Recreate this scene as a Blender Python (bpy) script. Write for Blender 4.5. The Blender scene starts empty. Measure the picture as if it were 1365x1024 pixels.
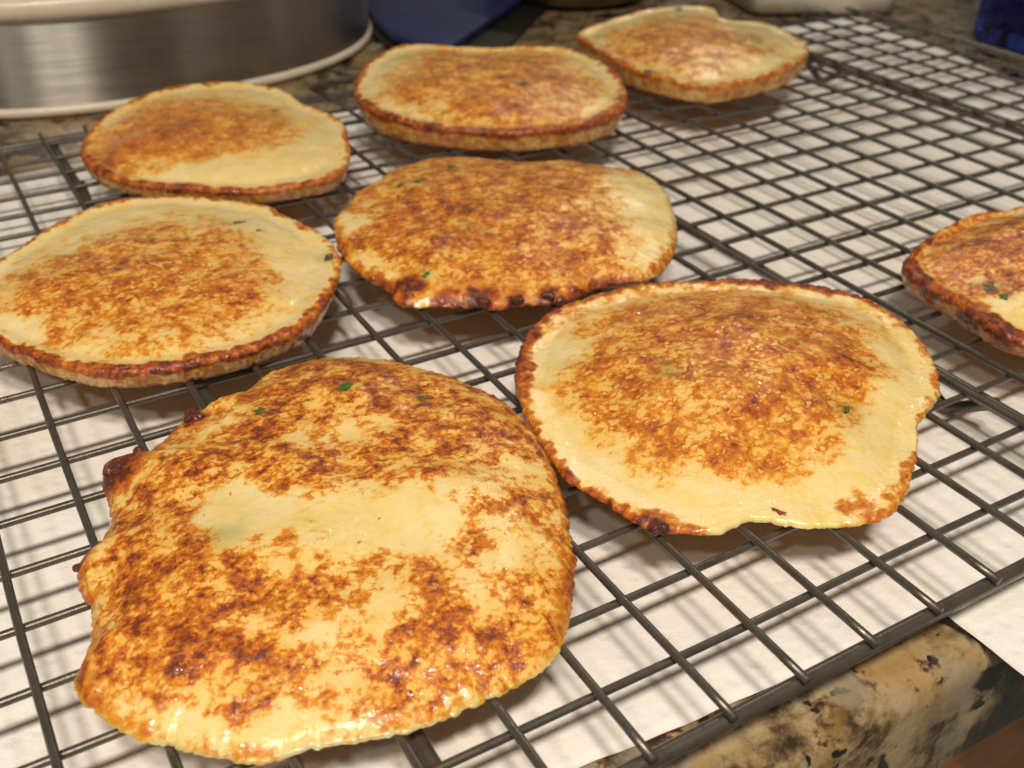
import bpy, math, random
import numpy as np
from mathutils import Matrix, Vector

# ------------------------------------------------------------------ units
S = 0.016                      # one rack cell is 16 mm; everything below is in cells
random.seed(4)
rng = np.random.default_rng(11)
SC = bpy.context.scene
COL = SC.collection

# ------------------------------------------------------------------ camera
CAM_C = (-5.55821409, -4.9723141, 8.5383802)
CAM_R = ((0.86384657, -0.50368070, 0.00865155), (-0.26645024, -0.47142055, -0.84069432), (0.42752002, 0.72392570, -0.54144087))             # rows: right, down, forward
cd = bpy.data.cameras.new('camera')
cam = bpy.data.objects.new('camera', cd); COL.objects.link(cam)
r_, d_, f_ = [Vector(v) for v in CAM_R]
m = Matrix(((r_.x, -d_.x, -f_.x), (r_.y, -d_.y, -f_.y), (r_.z, -d_.z, -f_.z)))
cam.matrix_world = Matrix.Translation(Vector(CAM_C) * S) @ m.to_4x4()
cd.sensor_width = 36.0; cd.lens = 36.98; cd.clip_start = 0.005; cd.clip_end = 50
cd.dof.use_dof = True; cd.dof.focus_distance = 13.2 * S; cd.dof.aperture_fstop = 23
SC.camera = cam

# ------------------------------------------------------------------ light: a dim room and three warm ceiling lamps behind the camera
W = bpy.data.worlds.new('World'); SC.world = W; W.use_nodes = True
bg = W.node_tree.nodes['Background']
bg.inputs[0].default_value = (1.0, 0.86, 0.66, 1); bg.inputs[1].default_value = 0.13
def lamp(x, y, z, watts, size):
    l = bpy.data.lights.new('ceiling_lamp', 'AREA'); l.shape = 'DISK'; l.size = size
    l.energy = watts; l.spread = math.radians(140); l.color = (1.0, 0.87, 0.715)
    o = bpy.data.objects.new('ceiling_lamp', l); COL.objects.link(o); o.location = (x * S, y * S, z * S)
    return o
lamp(-14, -38, 80, 9.2, 0.17)
lamp(-30, -38, 80, 9.2, 0.17)
lamp(-58, -40, 80, 4.2, 0.13)
lamp(80, 82, 95, 5.5, 0.11)                  # a farther ceiling lamp over the back of the kitchen
SC.view_settings.view_transform = 'Standard'; SC.view_settings.look = 'None'
SC.view_settings.exposure = 0.0; SC.view_settings.gamma = 1.0

# ------------------------------------------------------------------ noise for geometry
_perm = np.random.default_rng(3).permutation(512)
_grad = np.random.default_rng(5).normal(size=(512, 3)); _grad /= np.linalg.norm(_grad, axis=1)[:, None]
def perlin(P):
    P = np.asarray(P, float); i = np.floor(P).astype(int); f = P - i
    u = f * f * f * (f * (f * 6 - 15) + 10)
    out = 0
    for dx in (0, 1):
        for dy in (0, 1):
            for dz in (0, 1):
                h = _perm[(_perm[(_perm[(i[:, 0] + dx) & 511] + i[:, 1] + dy) & 511] + i[:, 2] + dz) & 511]
                w = (u[:, 0] if dx else 1 - u[:, 0]) * (u[:, 1] if dy else 1 - u[:, 1]) * (u[:, 2] if dz else 1 - u[:, 2])
                out = out + w * (_grad[h] * (f - np.array([dx, dy, dz]))).sum(1)
    return out
def sstep(a, b, x):
    t = np.clip((x - a) / (b - a), 0, 1); return t * t * (3 - 2 * t)

# ------------------------------------------------------------------ mesh helpers
def mesh(name, V, F, mat, parent=None, smooth=True, loc=(0, 0, 0)):
    me = bpy.data.meshes.new(name)
    V = np.asarray(V, float) * S
    me.from_pydata(V.tolist(), [], F)
    me.polygons.foreach_set('use_smooth', [smooth] * len(me.polygons))
    me.update()
    if mat: me.materials.append(mat)
    o = bpy.data.objects.new(name, me); COL.objects.link(o)
    o.location = Vector(loc) * S
    if parent: o.parent = parent
    return o
def tag(o, label, cat, group=None):
    o['label'] = label; o['category'] = cat
    if group: o['group'] = group
    return o
def struct(o): o['kind'] = 'structure'; return o
def empty(name, loc=(0, 0, 0)):
    o = bpy.data.objects.new(name, None); COL.objects.link(o); o.location = Vector(loc) * S; o.empty_display_size = .01
    return o
def grid_faces(nu, nv, closed_u=False, off=0):
    F = []
    for v in range(nv - 1):
        for u in range(nu if closed_u else nu - 1):
            u2 = (u + 1) % nu
            F.append((off + v * nu + u, off + v * nu + u2, off + (v + 1) * nu + u2, off + (v + 1) * nu + u))
    return F
def tube(pts, r, sides=10, cap=True):
    pts = np.asarray(pts, float); n = len(pts); V = []
    T = np.gradient(pts, axis=0); T /= np.linalg.norm(T, axis=1)[:, None]
    ref = np.array([0, 0, 1.0]) if abs(T[0][2]) < .9 else np.array([1.0, 0, 0])
    N = ref - T[0] * (ref @ T[0]); N /= np.linalg.norm(N)
    for k in range(n):
        N = N - T[k] * (N @ T[k]); N /= np.linalg.norm(N); B = np.cross(T[k], N)
        rr = r[k] if hasattr(r, '__len__') else r
        for s in range(sides):
            a = 2 * math.pi * s / sides
            V.append(pts[k] + rr * (math.cos(a) * N + math.sin(a) * B))
    F = grid_faces(sides, n, True)
    if cap:
        F.append(tuple(range(sides))[::-1]); F.append(tuple(range((n - 1) * sides, n * sides)))
    return np.array(V), F
def lathe(prof, n, fx=None, cap_bottom=False, cap_top=False):
    """prof: list of (radius, z); fx(theta) -> (ux, uy) unit outline"""
    V = []
    for (r, z) in prof:
        for k in range(n):
            a = 2 * math.pi * k / n
            ux, uy = fx(a) if fx else (math.cos(a), math.sin(a))
            V.append((r * ux, r * uy, z))
    F = grid_faces(n, len(prof), True)
    if cap_bottom: F.append(tuple(range(n))[::-1])
    if cap_top: F.append(tuple(range((len(prof) - 1) * n, len(prof) * n)))
    return V, F
def prism(poly, z0, z1, bev=.08, nb=3, r=.5, nr=6):
    """solid with rounded corners and a rounded top edge; poly counter-clockwise"""
    P = [np.array(p, float) for p in poly]; n = len(P); out = []
    for i in range(n):
        a, b, c = P[i - 1], P[i], P[(i + 1) % n]
        u = (a - b) / np.linalg.norm(a - b); v = (c - b) / np.linalg.norm(c - b)
        for k in range(nr + 1):
            t = k / nr; p0 = b + u * r; p1 = b + v * r
            out.append((1 - t) ** 2 * p0 + 2 * t * (1 - t) * b + t * t * p1)
    out = np.array(out); m_ = len(out)
    nx = np.roll(out, -1, 0) - np.roll(out, 1, 0); nrm = np.stack([nx[:, 1], -nx[:, 0]], 1); nrm /= np.linalg.norm(nrm, axis=1)[:, None] + 1e-9
    rings = [(0, z0)] + [(-bev * (1 - math.cos(q)), z1 - bev + bev * math.sin(q)) for q in np.linspace(0, math.pi / 2, nb + 1)]
    V = []
    for (ins, z) in rings:
        q = out + nrm * ins
        V += [(x, y, z) for x, y in q]
    F = grid_faces(m_, len(rings), True)
    F.append(tuple(range(m_))[::-1]); F.append(tuple(range((len(rings) - 1) * m_, len(rings) * m_)))
    return V, F

# ------------------------------------------------------------------ material helpers
class G:
    def __init__(s, name):
        s.m = bpy.data.materials.new(name); s.m.use_nodes = True; s.t = s.m.node_tree
        s.b = s.t.nodes['Principled BSDF']
    def n(s, typ, inp=None, **kw):
        x = s.t.nodes.new(typ)
        for k, v in kw.items(): setattr(x, k, v)
        for k, v in (inp or {}).items(): s.set(x.inputs[k], v)
        return x
    def set(s, sock, v):
        if isinstance(v, bpy.types.NodeSocket): s.t.links.new(v, sock)
        else: sock.default_value = v
    def p(s, **kw):
        for k, v in kw.items(): s.set(s.b.inputs[k.replace('_', ' ')], v)
    def math(s, op, a, b=0.0, c=0.0, clamp=False):
        x = s.n('ShaderNodeMath', {0: a, 1: b, 2: c}, operation=op); x.use_clamp = clamp; return x.outputs[0]
    def noise(s, vec, scale, detail=4, rough=.55, dist=0.0):
        return s.n('ShaderNodeTexNoise', {'Vector': vec, 'Scale': scale, 'Detail': detail, 'Roughness': rough, 'Distortion': dist}).outputs[0]
    def voro(s, vec, scale, rnd=1.0, feature='F1', out='Distance'):
        return s.n('ShaderNodeTexVoronoi', {'Vector': vec, 'Scale': scale, 'Randomness': rnd}, feature=feature).outputs[out]
    def ramp(s, fac, stops, interp='LINEAR'):
        x = s.n('ShaderNodeValToRGB', {0: fac}); cr = x.color_ramp; cr.interpolation = interp
        while len(cr.elements) < len(stops): cr.elements.new(.5)
        for e, (p, c) in zip(cr.elements, stops):
            e.position = p; e.color = (*c, 1) if hasattr(c, '__len__') else (c, c, c, 1)
        return x.outputs[0]
    def mix(s, f, a, b, mode='MIX'):
        x = s.n('ShaderNodeMix', data_type='RGBA', blend_type=mode)
        s.set(x.inputs[0], f)
        s.set(x.inputs[6], (*a, 1) if isinstance(a, tuple) and len(a) == 3 else a)
        s.set(x.inputs[7], (*b, 1) if isinstance(b, tuple) and len(b) == 3 else b)
        return x.outputs[2]
    def range(s, v, a, b, c=0.0, d=1.0):
        return s.n('ShaderNodeMapRange', {0: v, 1: a, 2: b, 3: c, 4: d}).outputs[0]
    def attr(s, name, out='Fac'):
        return s.n('ShaderNodeAttribute', attribute_name=name).outputs[out]
    def scale_vec(s, v, sx, sy, sz):
        return s.n('ShaderNodeVectorMath', {0: v, 1: (sx, sy, sz)}, operation='MULTIPLY').outputs[0]
    def obj(s, k=1 / S):
        tc = s.n('ShaderNodeTexCoord').outputs['Object']
        return s.scale_vec(tc, k, k, k)
    def bump(s, h, strength, dist, prev=None):
        d = {'Height': h, 'Strength': strength, 'Distance': dist}
        if prev: d['Normal'] = prev
        return s.n('ShaderNodeBump', d).outputs[0]

def mat_pancake():
    g = G('fried_batter'); pc = g.attr('pc', 'Vector'); toast = g.attr('toast'); crust = g.attr('crust'); fl = g.attr('fleck')
    con = g.attr('contrast'); herb = g.attr('herb')
    def cen(v, k): return g.math('MULTIPLY', g.math('SUBTRACT', v, .5), k)
    def add(*q):
        r = q[0]
        for x in q[1:]: r = g.math('ADD', r, x)
        return r
    a = g.noise(pc, 1.6, 3, .5, .4); b = g.noise(pc, 4.6, 4, .6, .5); c = g.noise(pc, 13, 3, .6); e = g.noise(pc, 34, 2, .6)
    m2 = g.noise(g.n('ShaderNodeVectorMath', {0: pc, 1: (31., 7., 3.)}, operation='ADD').outputs[0], 2.5, 3, .55, .3)
    def warped(sc, k):
        w = g.n('ShaderNodeTexNoise', {'Vector': pc, 'Scale': sc, 'Detail': 3}).outputs[1]
        w = g.n('ShaderNodeVectorMath', {0: w, 1: (k, k, k)}, operation='MULTIPLY').outputs[0]
        return g.n('ShaderNodeVectorMath', {0: pc, 1: w}, operation='ADD').outputs[0]
    wp = warped(7.0, .22)
    def grains(scale, sx, sy, ch):
        v = g.n('ShaderNodeTexVoronoi', {'Vector': g.scale_vec(wp, sx, sy, 1.0), 'Scale': scale}, feature='F1')
        return v.outputs['Distance'], g.n('ShaderNodeSeparateColor', {0: v.outputs['Color']}).outputs[ch]
    d1, r1 = grains(11.0, .85, 1.25, 0)       # crumb-sized grains of grated potato
    d2, r2 = grains(5.6, .9, 1.4, 1)          # bigger shreds
    # pale grains that stay unbrowned inside the crust
    pg = g.math('MAXIMUM', g.range(g.math('SUBTRACT', g.range(r2, .45, 1.0, 0, .5), d2), -.06, .10), g.math('MULTIPLY', g.range(g.math('SUBTRACT', g.range(r1, .55, 1.0, .0, .55), d1), -.08, .10), .8))
    gr = add(cen(r1, .30), g.math('MULTIPLY', d1, .22), cen(r2, .16))
    nz = add(cen(a, .75), cen(m2, 1.15), cen(b, 1.35), cen(c, .75), cen(e, .35), gr)
    t = add(toast, g.math('MULTIPLY', nz, g.math('MULTIPLY', con, g.range(toast, .06, .36, .4, 1.0))))
    t = g.math('SUBTRACT', t, g.math('MULTIPLY', g.math('MULTIPLY', pg, fl), g.range(toast, .22, .48, 0, .36)))
    pale = g.mix(g.range(g.noise(pc, 1.1, 4, .6), .40, .60), (.86, .705, .36), (.87, .67, .245))
    pale = g.mix(g.math('MULTIPLY', g.range(c, .35, .65), .5), pale, (.88, .765, .45))
    pale = g.mix(g.range(add(m2, cen(b, .9), cen(c, .4)), .50, .66, 0, .7), pale, (.84, .655, .20))
    golden = g.range(add(toast, cen(m2, .5), cen(b, .3)), .13, .47)
    pale = g.mix(g.math('MULTIPLY', golden, .88), pale, (.84, .50, .10))
    sp = g.n('ShaderNodeTexVoronoi', {'Vector': wp, 'Scale': 2.6}, feature='F1')
    spk = g.math('MULTIPLY', g.range(sp.outputs['Distance'], .075, .04), g.range(g.n('ShaderNodeSeparateColor', {0: sp.outputs['Color']}).outputs[2], .6, .62))
    pale = g.mix(g.math('MULTIPLY', spk, .8), pale, (.34, .17, .04))
    pale = g.mix(g.math('MULTIPLY', herb, .40), pale, (.30, .36, .10))
    toasted = g.ramp(t, [(.29, (.84, .57, .16)), (.41, (.81, .44, .065)), (.52, (.73, .29, .024)), (.65, (.60, .185, .013)), (.82, (.43, .102, .009)), (.96, (.25, .050, .008)), (1.0, (.19, .038, .008))])
    col = g.mix(g.range(t, .27, .45), pale, toasted)
    col = g.mix(g.math('MULTIPLY', herb, g.range(t, .7, .3, .4, .2)), col, (.12, .15, .035))
    ct = add(crust, g.math('MULTIPLY', g.range(crust, .06, .35), add(cen(b, 1.1), cen(a, .6), cen(c, .8), cen(r1, .22))))
    ccol = g.ramp(ct, [(.12, (.80, .47, .09)), (.34, (.70, .30, .030)), (.56, (.53, .155, .014)), (.78, (.35, .075, .011)), (.95, (.20, .038, .011)), (1.0, (.13, .026, .011))])
    col = g.mix(g.range(ct, .12, .34), col, ccol)
    grain = g.range(t, .36, .56)
    cg = g.math('MAXIMUM', grain, g.range(crust, .1, .5))
    h = add(g.math('MULTIPLY', b, .07), g.math('MULTIPLY', g.math('MULTIPLY', pg, fl), .06))
    h = g.math('SUBTRACT', h, g.math('MULTIPLY', grain, .05))
    h = add(h, g.math('MULTIPLY', cg, add(g.math('MULTIPLY', c, .16), g.math('MULTIPLY', d1, -.12))), g.math('MULTIPLY', c, .03))
    n1 = g.bump(h, .7, .0020)
    n2 = g.bump(e, g.math('MULTIPLY_ADD', cg, .28, .10), .0006, n1)
    wet = g.noise(pc, 7.5, 2, .5)
    nc = g.bump(add(wet, g.math('MULTIPLY', c, .35), g.math('MULTIPLY', e, .12)), g.math('MULTIPLY_ADD', cg, .10, .30), .0014)
    g.p(Base_Color=col, Roughness=g.range(c, .3, .7, .28, .42), Specular_IOR_Level=.45, Normal=n2,
        Subsurface_Weight=.75, Subsurface_Radius=(1.0, .82, .42), Subsurface_Scale=.0024, Coat_Weight=g.math('MULTIPLY', g.range(a, .36, .62, .6, 1.0), g.range(ct, .15, .6, 1.0, .35)), Coat_Roughness=.07, Coat_IOR=1.55)
    g.t.links.new(nc, g.b.inputs['Coat Normal'])
    return g.m
def mat_burnt():
    g = G('burnt_crust'); o = g.obj()
    a = g.noise(o, 9, 5, .6)
    g.p(Base_Color=g.ramp(a, [(.3, (.17, .030, .014)), (.55, (.075, .014, .010)), (.75, (.26, .065, .018))]), Roughness=.25, Specular_IOR_Level=.5,
        Normal=g.bump(g.noise(o, 16, 4, .6), .8, .0012), Coat_Weight=.5, Coat_Roughness=.12)
    return g.m
def mat_herb(name, c0, c1, rough=.3):
    g = G(name); o = g.obj(); a = g.noise(g.scale_vec(o, 3, 14, 5), 1.6, 3)
    g.p(Base_Color=g.ramp(a, [(.35, c0), (.65, c1)]), Roughness=rough, Subsurface_Weight=.15, Subsurface_Scale=.001, Normal=g.bump(a, .5, .0006))
    return g.m
def mat_wire():
    g = G('dark_coated_wire'); o = g.n('ShaderNodeNewGeometry').outputs['Position']; o = g.scale_vec(o, 1 / S, 1 / S, 1 / S)
    a = g.noise(o, 2.0, 5, .6); b = g.noise(o, 18, 3, .6); w = g.range(g.noise(o, .8, 4, .6), .5, .66)
    g.p(Base_Color=g.ramp(a, [(.3, (.105, .094, .081)), (.55, (.145, .131, .114)), (.75, (.12, .098, .075))]), Metallic=.65, Roughness=g.range(a, .35, .65, .30, .40),
        Normal=g.bump(b, g.math('MULTIPLY_ADD', w, .3, .06), .0005), Coat_Weight=g.math('MULTIPLY', w, .6), Coat_Roughness=.1)
    return g.m
def mat_paper():
    g = G('paper_towel'); o = g.n('ShaderNodeNewGeometry').outputs['Position']; o = g.scale_vec(o, 1 / S, 1 / S, 1 / S)
    dots = g.voro(g.scale_vec(o, 1, 1, 0), 3.1, .35)
    emb = g.range(dots, .12, .34)
    fine = g.noise(o, 30, 4, .65); mid = g.noise(o, 2.2, 4, .5)
    st = g.math('MULTIPLY', g.range(g.noise(o, .33, 3, .5), .56, .70), g.range(mid, .35, .6))
    col = g.mix(g.math('MULTIPLY', st, .55), (.86, .842, .82), (.78, .68, .52))
    col = g.mix(g.math('MULTIPLY', fine, .10), col, (.77, .73, .69))
    n = g.bump(emb, .26, .0009); n = g.bump(fine, .35, .0005, n); n = g.bump(mid, .5, .0012, n)
    g.p(Base_Color=col, Roughness=.92, Specular_IOR_Level=.15, Normal=n, Sheen_Weight=.1)
    return g.m
def mat_granite():
    g = G('speckled_granite'); o = g.n('ShaderNodeNewGeometry').outputs['Position']; o = g.scale_vec(o, 1 / S, 1 / S, 1 / S)
    off = lambda x, y, z: g.n('ShaderNodeVectorMath', {0: o, 1: (x, y, z)}, operation='ADD').outputs[0]
    big = g.noise(o, .55, 4, .6, .3); md = g.noise(o, 1.3, 4, .58, .2); sm = g.noise(o, 6, 5, .7)
    base = g.ramp(g.math('ADD', md, g.math('MULTIPLY', g.math('SUBTRACT', sm, .5), .55)), [(.30, (.045, .035, .025)), (.40, (.16, .115, .065)), (.48, (.31, .24, .14)), (.56, (.43, .36, .23)), (.66, (.50, .44, .32)), (.76, (.36, .21, .08))])
    base = g.mix(g.math('MULTIPLY', g.range(big, .50, .62), .7), base, (.42, .27, .10))
    dv = g.math('ADD', g.noise(off(3, 8, 1), .8, 3, .55, .4), g.math('MULTIPLY', g.math('SUBTRACT', sm, .5), .12))
    # dark vein plus painted shade of the overhanging paper, in the slab's front edge
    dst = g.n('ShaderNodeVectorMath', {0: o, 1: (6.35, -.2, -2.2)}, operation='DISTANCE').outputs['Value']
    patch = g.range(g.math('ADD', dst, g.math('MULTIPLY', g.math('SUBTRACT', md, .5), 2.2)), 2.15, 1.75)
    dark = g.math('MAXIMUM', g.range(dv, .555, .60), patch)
    spots = g.range(g.math('ADD', g.noise(off(5, 40, 2), 2.1, 3, .6), g.math('MULTIPLY', g.math('SUBTRACT', sm, .5), .15)), .63, .67)
    dark = g.math('MAXIMUM', dark, spots)
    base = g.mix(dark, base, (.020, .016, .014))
    red = g.range(g.noise(off(17, 5, 9), 1.3, 5, .62, .4), .60, .65)
    base = g.mix(red, base, (.075, .032, .024))
    grey = g.range(g.noise(off(-7, 2, 30), .9, 4, .6), .56, .64)
    base = g.mix(g.math('MULTIPLY', grey, .6), base, (.33, .32, .29))
    base = g.mix(1.0, base, (.60, .57, .52), 'MULTIPLY')
    cloud = g.n('ShaderNodeVectorMath', {0: o, 1: (1.5, -.2, -2.0)}, operation='DISTANCE').outputs['Value']
    cloud = g.range(g.math('ADD', cloud, g.math('MULTIPLY', g.math('SUBTRACT', md, .5), 3.0)), 7.0, 4.5)
    base = g.mix(cloud, base, g.mix(1.0, base, (1.35, 1.33, 1.28), 'MULTIPLY'))
    g.p(Base_Color=base, Roughness=g.range(sm, .3, .7, .18, .36), Specular_IOR_Level=.5, Normal=g.bump(sm, .2, .0007))
    return g.m
def mat_steel():
    g = G('brushed_steel'); o = g.obj()
    br = g.noise(g.scale_vec(o, .25, .25, 16), 2.0, 4, .7)
    tan = g.n('ShaderNodeTangent', direction_type='RADIAL', axis='Z').outputs[0]
    g.p(Base_Color=g.ramp(br, [(.35, (.42, .41, .39)), (.65, (.60, .585, .555))]), Metallic=1.0, Roughness=g.range(br, .3, .7, .28, .34),
        Anisotropic=1.0, Anisotropic_Rotation=.25, Tangent=tan)
    return g.m
def simple(name, c, rough=.5, metal=0.0, var=.12, scale=2.0, bump=.2, **kw):
    g = G(name); o = g.obj(); a = g.noise(o, scale, 5, .6)
    lo = tuple(x * (1 - var) for x in c); hi = tuple(min(1, x * (1 + var)) for x in c)
    g.p(Base_Color=g.ramp(a, [(.35, lo), (.65, hi)]), Roughness=g.range(a, .3, .7, rough * .85, min(1, rough * 1.15)), Metallic=metal, Normal=g.bump(g.noise(o, scale * 6, 3), bump, .0005), **kw)
    return g.m
def mat_wood():
    g = G('stained_wood'); o = g.obj()
    a = g.noise(g.scale_vec(o, .25, 2, 2), 1.5, 5, .6, .6); b = g.noise(g.scale_vec(o, .3, 8, 8), 2, 3)
    g.p(Base_Color=g.ramp(g.math('ADD', g.math('MULTIPLY', a, .7), g.math('MULTIPLY', b, .3)), [(.35, (.36, .15, .05)), (.65, (.56, .28, .105))]), Roughness=.36, Normal=g.bump(b, .12, .0006))
    return g.m
def mat_glass():
    g = G('cobalt_glass'); a = g.noise(g.obj(), .8, 3)
    g.p(Base_Color=(.06, .14, .80, 1), Roughness=.03, IOR=1.5, Transmission_Weight=.96, Normal=g.bump(a, .25, .002))
    return g.m

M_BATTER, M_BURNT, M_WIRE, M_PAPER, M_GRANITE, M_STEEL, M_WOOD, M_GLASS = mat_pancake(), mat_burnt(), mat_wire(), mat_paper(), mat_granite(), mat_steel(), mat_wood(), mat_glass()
M_GREEN = mat_herb('scallion_green', (.035, .070, .014), (.095, .18, .035), .45)
M_PALEGREEN = mat_herb('pale_scallion', (.22, .27, .07), (.36, .40, .15))
M_OLIVE = mat_herb('browned_scallion', (.055, .035, .012), (.10, .10, .025))
M_RED = mat_herb('red_flake', (.16, .022, .008), (.30, .06, .015), .2)
M_CREAM = simple('cream_enamel', (.70, .62, .51), .3, var=.05)
M_BLUE = simple('dark_blue_plastic', (.012, .022, .10), .42, var=.25, scale=.6)
M_BLACK = simple('plain_black', (.010, .009, .008), .4)
M_CROCK = simple('mottled_stoneware', (.16, .115, .065), .45, var=.55, scale=1.2)
M_DISH = simple('white_ceramic', (.60, .55, .46), .3, var=.06)
M_CABINET = M_WOOD

# ------------------------------------------------------------------ counter and cabinet
ZC = -1.03                                     # counter top
def counter():
    prof = [(46, ZC)]
    ys = [46, 30, 16, 6, 1.5]
    pr = [(y, ZC) for y in ys]
    r = .42
    for q in np.linspace(0, math.pi / 2, 8): pr.append((-.2 + r - r * math.sin(q), ZC - r + r * math.cos(q)))
    pr += [(-.2, ZC - 1.0)]
    for q in np.linspace(0, math.pi / 2, 5): pr.append((-.2 + .12 - .12 * math.cos(q), ZC - 2.1 + .12 - .12 * math.sin(q)))
    pr += [(1.6, ZC - 2.1), (46, ZC - 2.1)]
    xs = np.linspace(-40, 62, 52)
    V = [(x, y, z) for (y, z) in pr for x in xs]
    F = grid_faces(len(xs), len(pr))
    V0 = len(pr) * len(xs)
    F.append([k * len(xs) for k in range(len(pr))]); F.append([k * len(xs) + len(xs) - 1 for k in range(len(pr))][::-1])
    F.append((0, len(xs) - 1, V0 - 1, V0 - len(xs)))
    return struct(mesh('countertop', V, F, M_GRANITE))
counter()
V, F = prism([(-40, .55), (62, .55), (62, 45), (-40, 45)], -46, ZC - 2.105, .1, 2, .2, 2)
struct(mesh('cabinet', V, F, M_WOOD))

# ------------------------------------------------------------------ paper towels
def sheet(c, nu, nv, z, amp, seed, droop=None):
    (x0, y0), (x1, y1), (x2, y2), (x3, y3) = c      # front left, front right, back right, back left
    u, v = np.meshgrid(np.linspace(0, 1, nu), np.linspace(0, 1, nv))
    u = u.ravel(); v = v.ravel()
    X = (x0 * (1 - u) + x1 * u) * (1 - v) + (x3 * (1 - u) + x2 * u) * v
    Y = (y0 * (1 - u) + y1 * u) * (1 - v) + (y3 * (1 - u) + y2 * u) * v
    ed = perlin(np.stack([X * 1.7 + seed, Y * 1.7, 0 * X + seed], 1)) * .04
    edge = np.minimum(np.minimum(u, 1 - u) * nu, np.minimum(v, 1 - v) * nv)
    X = X + ed * (edge < .5); Y = Y + ed * (edge < .5)
    Z = z + amp * np.abs(perlin(np.stack([X * .22 + seed, Y * .22, 0 * X], 1))) + amp * .35 * np.abs(perlin(np.stack([X * .9 + seed, Y * .9, 0 * X + 3], 1)))
    if droop: Z = Z + droop(X, Y)
    n = len(X); V = np.concatenate([np.stack([X, Y, Z], 1), np.stack([X, Y, Z - .012], 1)])
    F = grid_faces(nu, nv) + [tuple(n + i for i in f[::-1]) for f in grid_faces(nu, nv)]
    per = [k for k in range(nu)] + [k * nu + nu - 1 for k in range(1, nv)] + [(nv - 1) * nu + k for k in range(nu - 2, -1, -1)] + [k * nu for k in range(nv - 2, 0, -1)]
    for i, a in enumerate(per):
        b = per[(i + 1) % len(per)]; F.append((b, a, a + n, b + n))
    return V, F
V, F = sheet([(4.07, -4.2), (20.5, -4.6), (20.8, 9), (4.0, 9)], 70, 90, -1.016, .012, 9.0, lambda X, Y: -.03 * np.clip(-.2 - Y, 0, 9) ** 1.5)
tag(mesh('paper_towel', V, F, M_PAPER), 'white paper towel corner jutting past the counter edge, lower right of the rack', 'paper towel', 'paper towels under the rack')
V, F = sheet([(-13, 1.70), (21.0, -.70), (25.95, 23.8), (-13, 20.95)], 200, 130, -.998, .05, 2.0)
tag(mesh('paper_towel', V, F, M_PAPER), 'large white paper towel spread flat under the whole wire rack', 'paper towel', 'paper towels under the rack')

# ------------------------------------------------------------------ cooling rack
A = .98934                                     # pitch of the cross wires
rack = tag(empty('cooling_rack', (0, 0, -1)), 'dark grey wire cooling rack with a square grid, holding all the pancakes', 'cooling rack')
XL, XR, YB = -8.15, 23.55, 21.35 * A
RW = .053
def wire_path(p0, p1, n, wob):
    t = np.linspace(0, 1, n)[:, None]; P = np.array(p0) * (1 - t) + np.array(p1) * t
    o = rng.uniform(0, 50, 3)
    w = np.stack([perlin(np.stack([t[:, 0] * n * .12 + o[k], 0 * t[:, 0] + o[k], 0 * t[:, 0]], 1)) for k in range(2)], 1)
    d = np.array(p1) - np.array(p0); s = np.array([-d[1], d[0], 0]); s /= np.linalg.norm(s)
    P = P + s[None] * (w[:, :1] * wob); P[:, 2] += w[:, 1] * wob * .25
    return P
for j in range(-7, 24):
    if j > XR: continue
    y1 = YB + .14
    V, F = tube(wire_path((j, -.03, 0), (j, y1, 0), 48, .035), RW, 10)
    V = V - np.array([0, 0, -1]); mesh('wire', V, F, M_WIRE, rack)
for i in range(1, 22):
    V, F = tube(wire_path((XL - .1, i * A, -.115), (XR + .1, i * A, -.115), 64, .04), RW * .97, 10)
    V = V - np.array([0, 0, -1]); mesh('cross_wire', V, F, M_WIRE, rack)
def rounded(x0, y0, x1, y1, r, z, n=10):
    P = []
    for cx, cy, a0 in ((x1 - r, y0 + r, -90), (x1 - r, y1 - r, 0), (x0 + r, y1 - r, 90), (x0 + r, y0 + r, 180)):
        for k in range(n + 1):
            a = math.radians(a0 + 90 * k / n); P.append((cx + r * math.cos(a), cy + r * math.sin(a), z))
    return P
P = rounded(XL, .08, XR, YB, 1.1, -.155)
dense = []
for k in range(len(P)):
    a, b = np.array(P[k]), np.array(P[(k + 1) % len(P)]); n = max(1, int(np.linalg.norm(b - a) / .8))
    for q in range(n): dense.append(a + (b - a) * q / n)
dense.append(dense[0]); dense = np.array(dense)
V, F = tube(dense, .094, 12, cap=False)
mesh('frame', V + np.array([0, 0, 1]), F, M_WIRE, rack)
for bx in (-2.8, 7.45, 18.35):
    V, F = tube(wire_path((bx, .1, -.285), (bx, YB, -.285), 40, .02), .105, 12)
    bar = mesh('support_bar', V + np.array([0, 0, 1]), F, M_WIRE, rack)
    for (ya, yb, yc) in ((2.75, 3.6, 4.5), (16.6, 17.6, 18.5)):
        pth = []
        for (p0, p1) in (((bx + .1, ya, -.30), (bx + .12, yb, -.90)), ((bx + .12, yb, -.90), (bx + .1, yc, -.30))):
            for q in np.linspace(0, 1, 7)[:-1]: pth.append(np.array(p0) * (1 - q) + np.array(p1) * q)
        pth.append(np.array((bx + .1, yc, -.30)))
        pth = np.array(pth); pth[1:-1] = .25 * pth[:-2] + .5 * pth[1:-1] + .25 * pth[2:]
        V, F = tube(pth, .1, 10)
        mesh('foot', V + np.array([0, 0, 1]), F, M_WIRE, bar)

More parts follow.
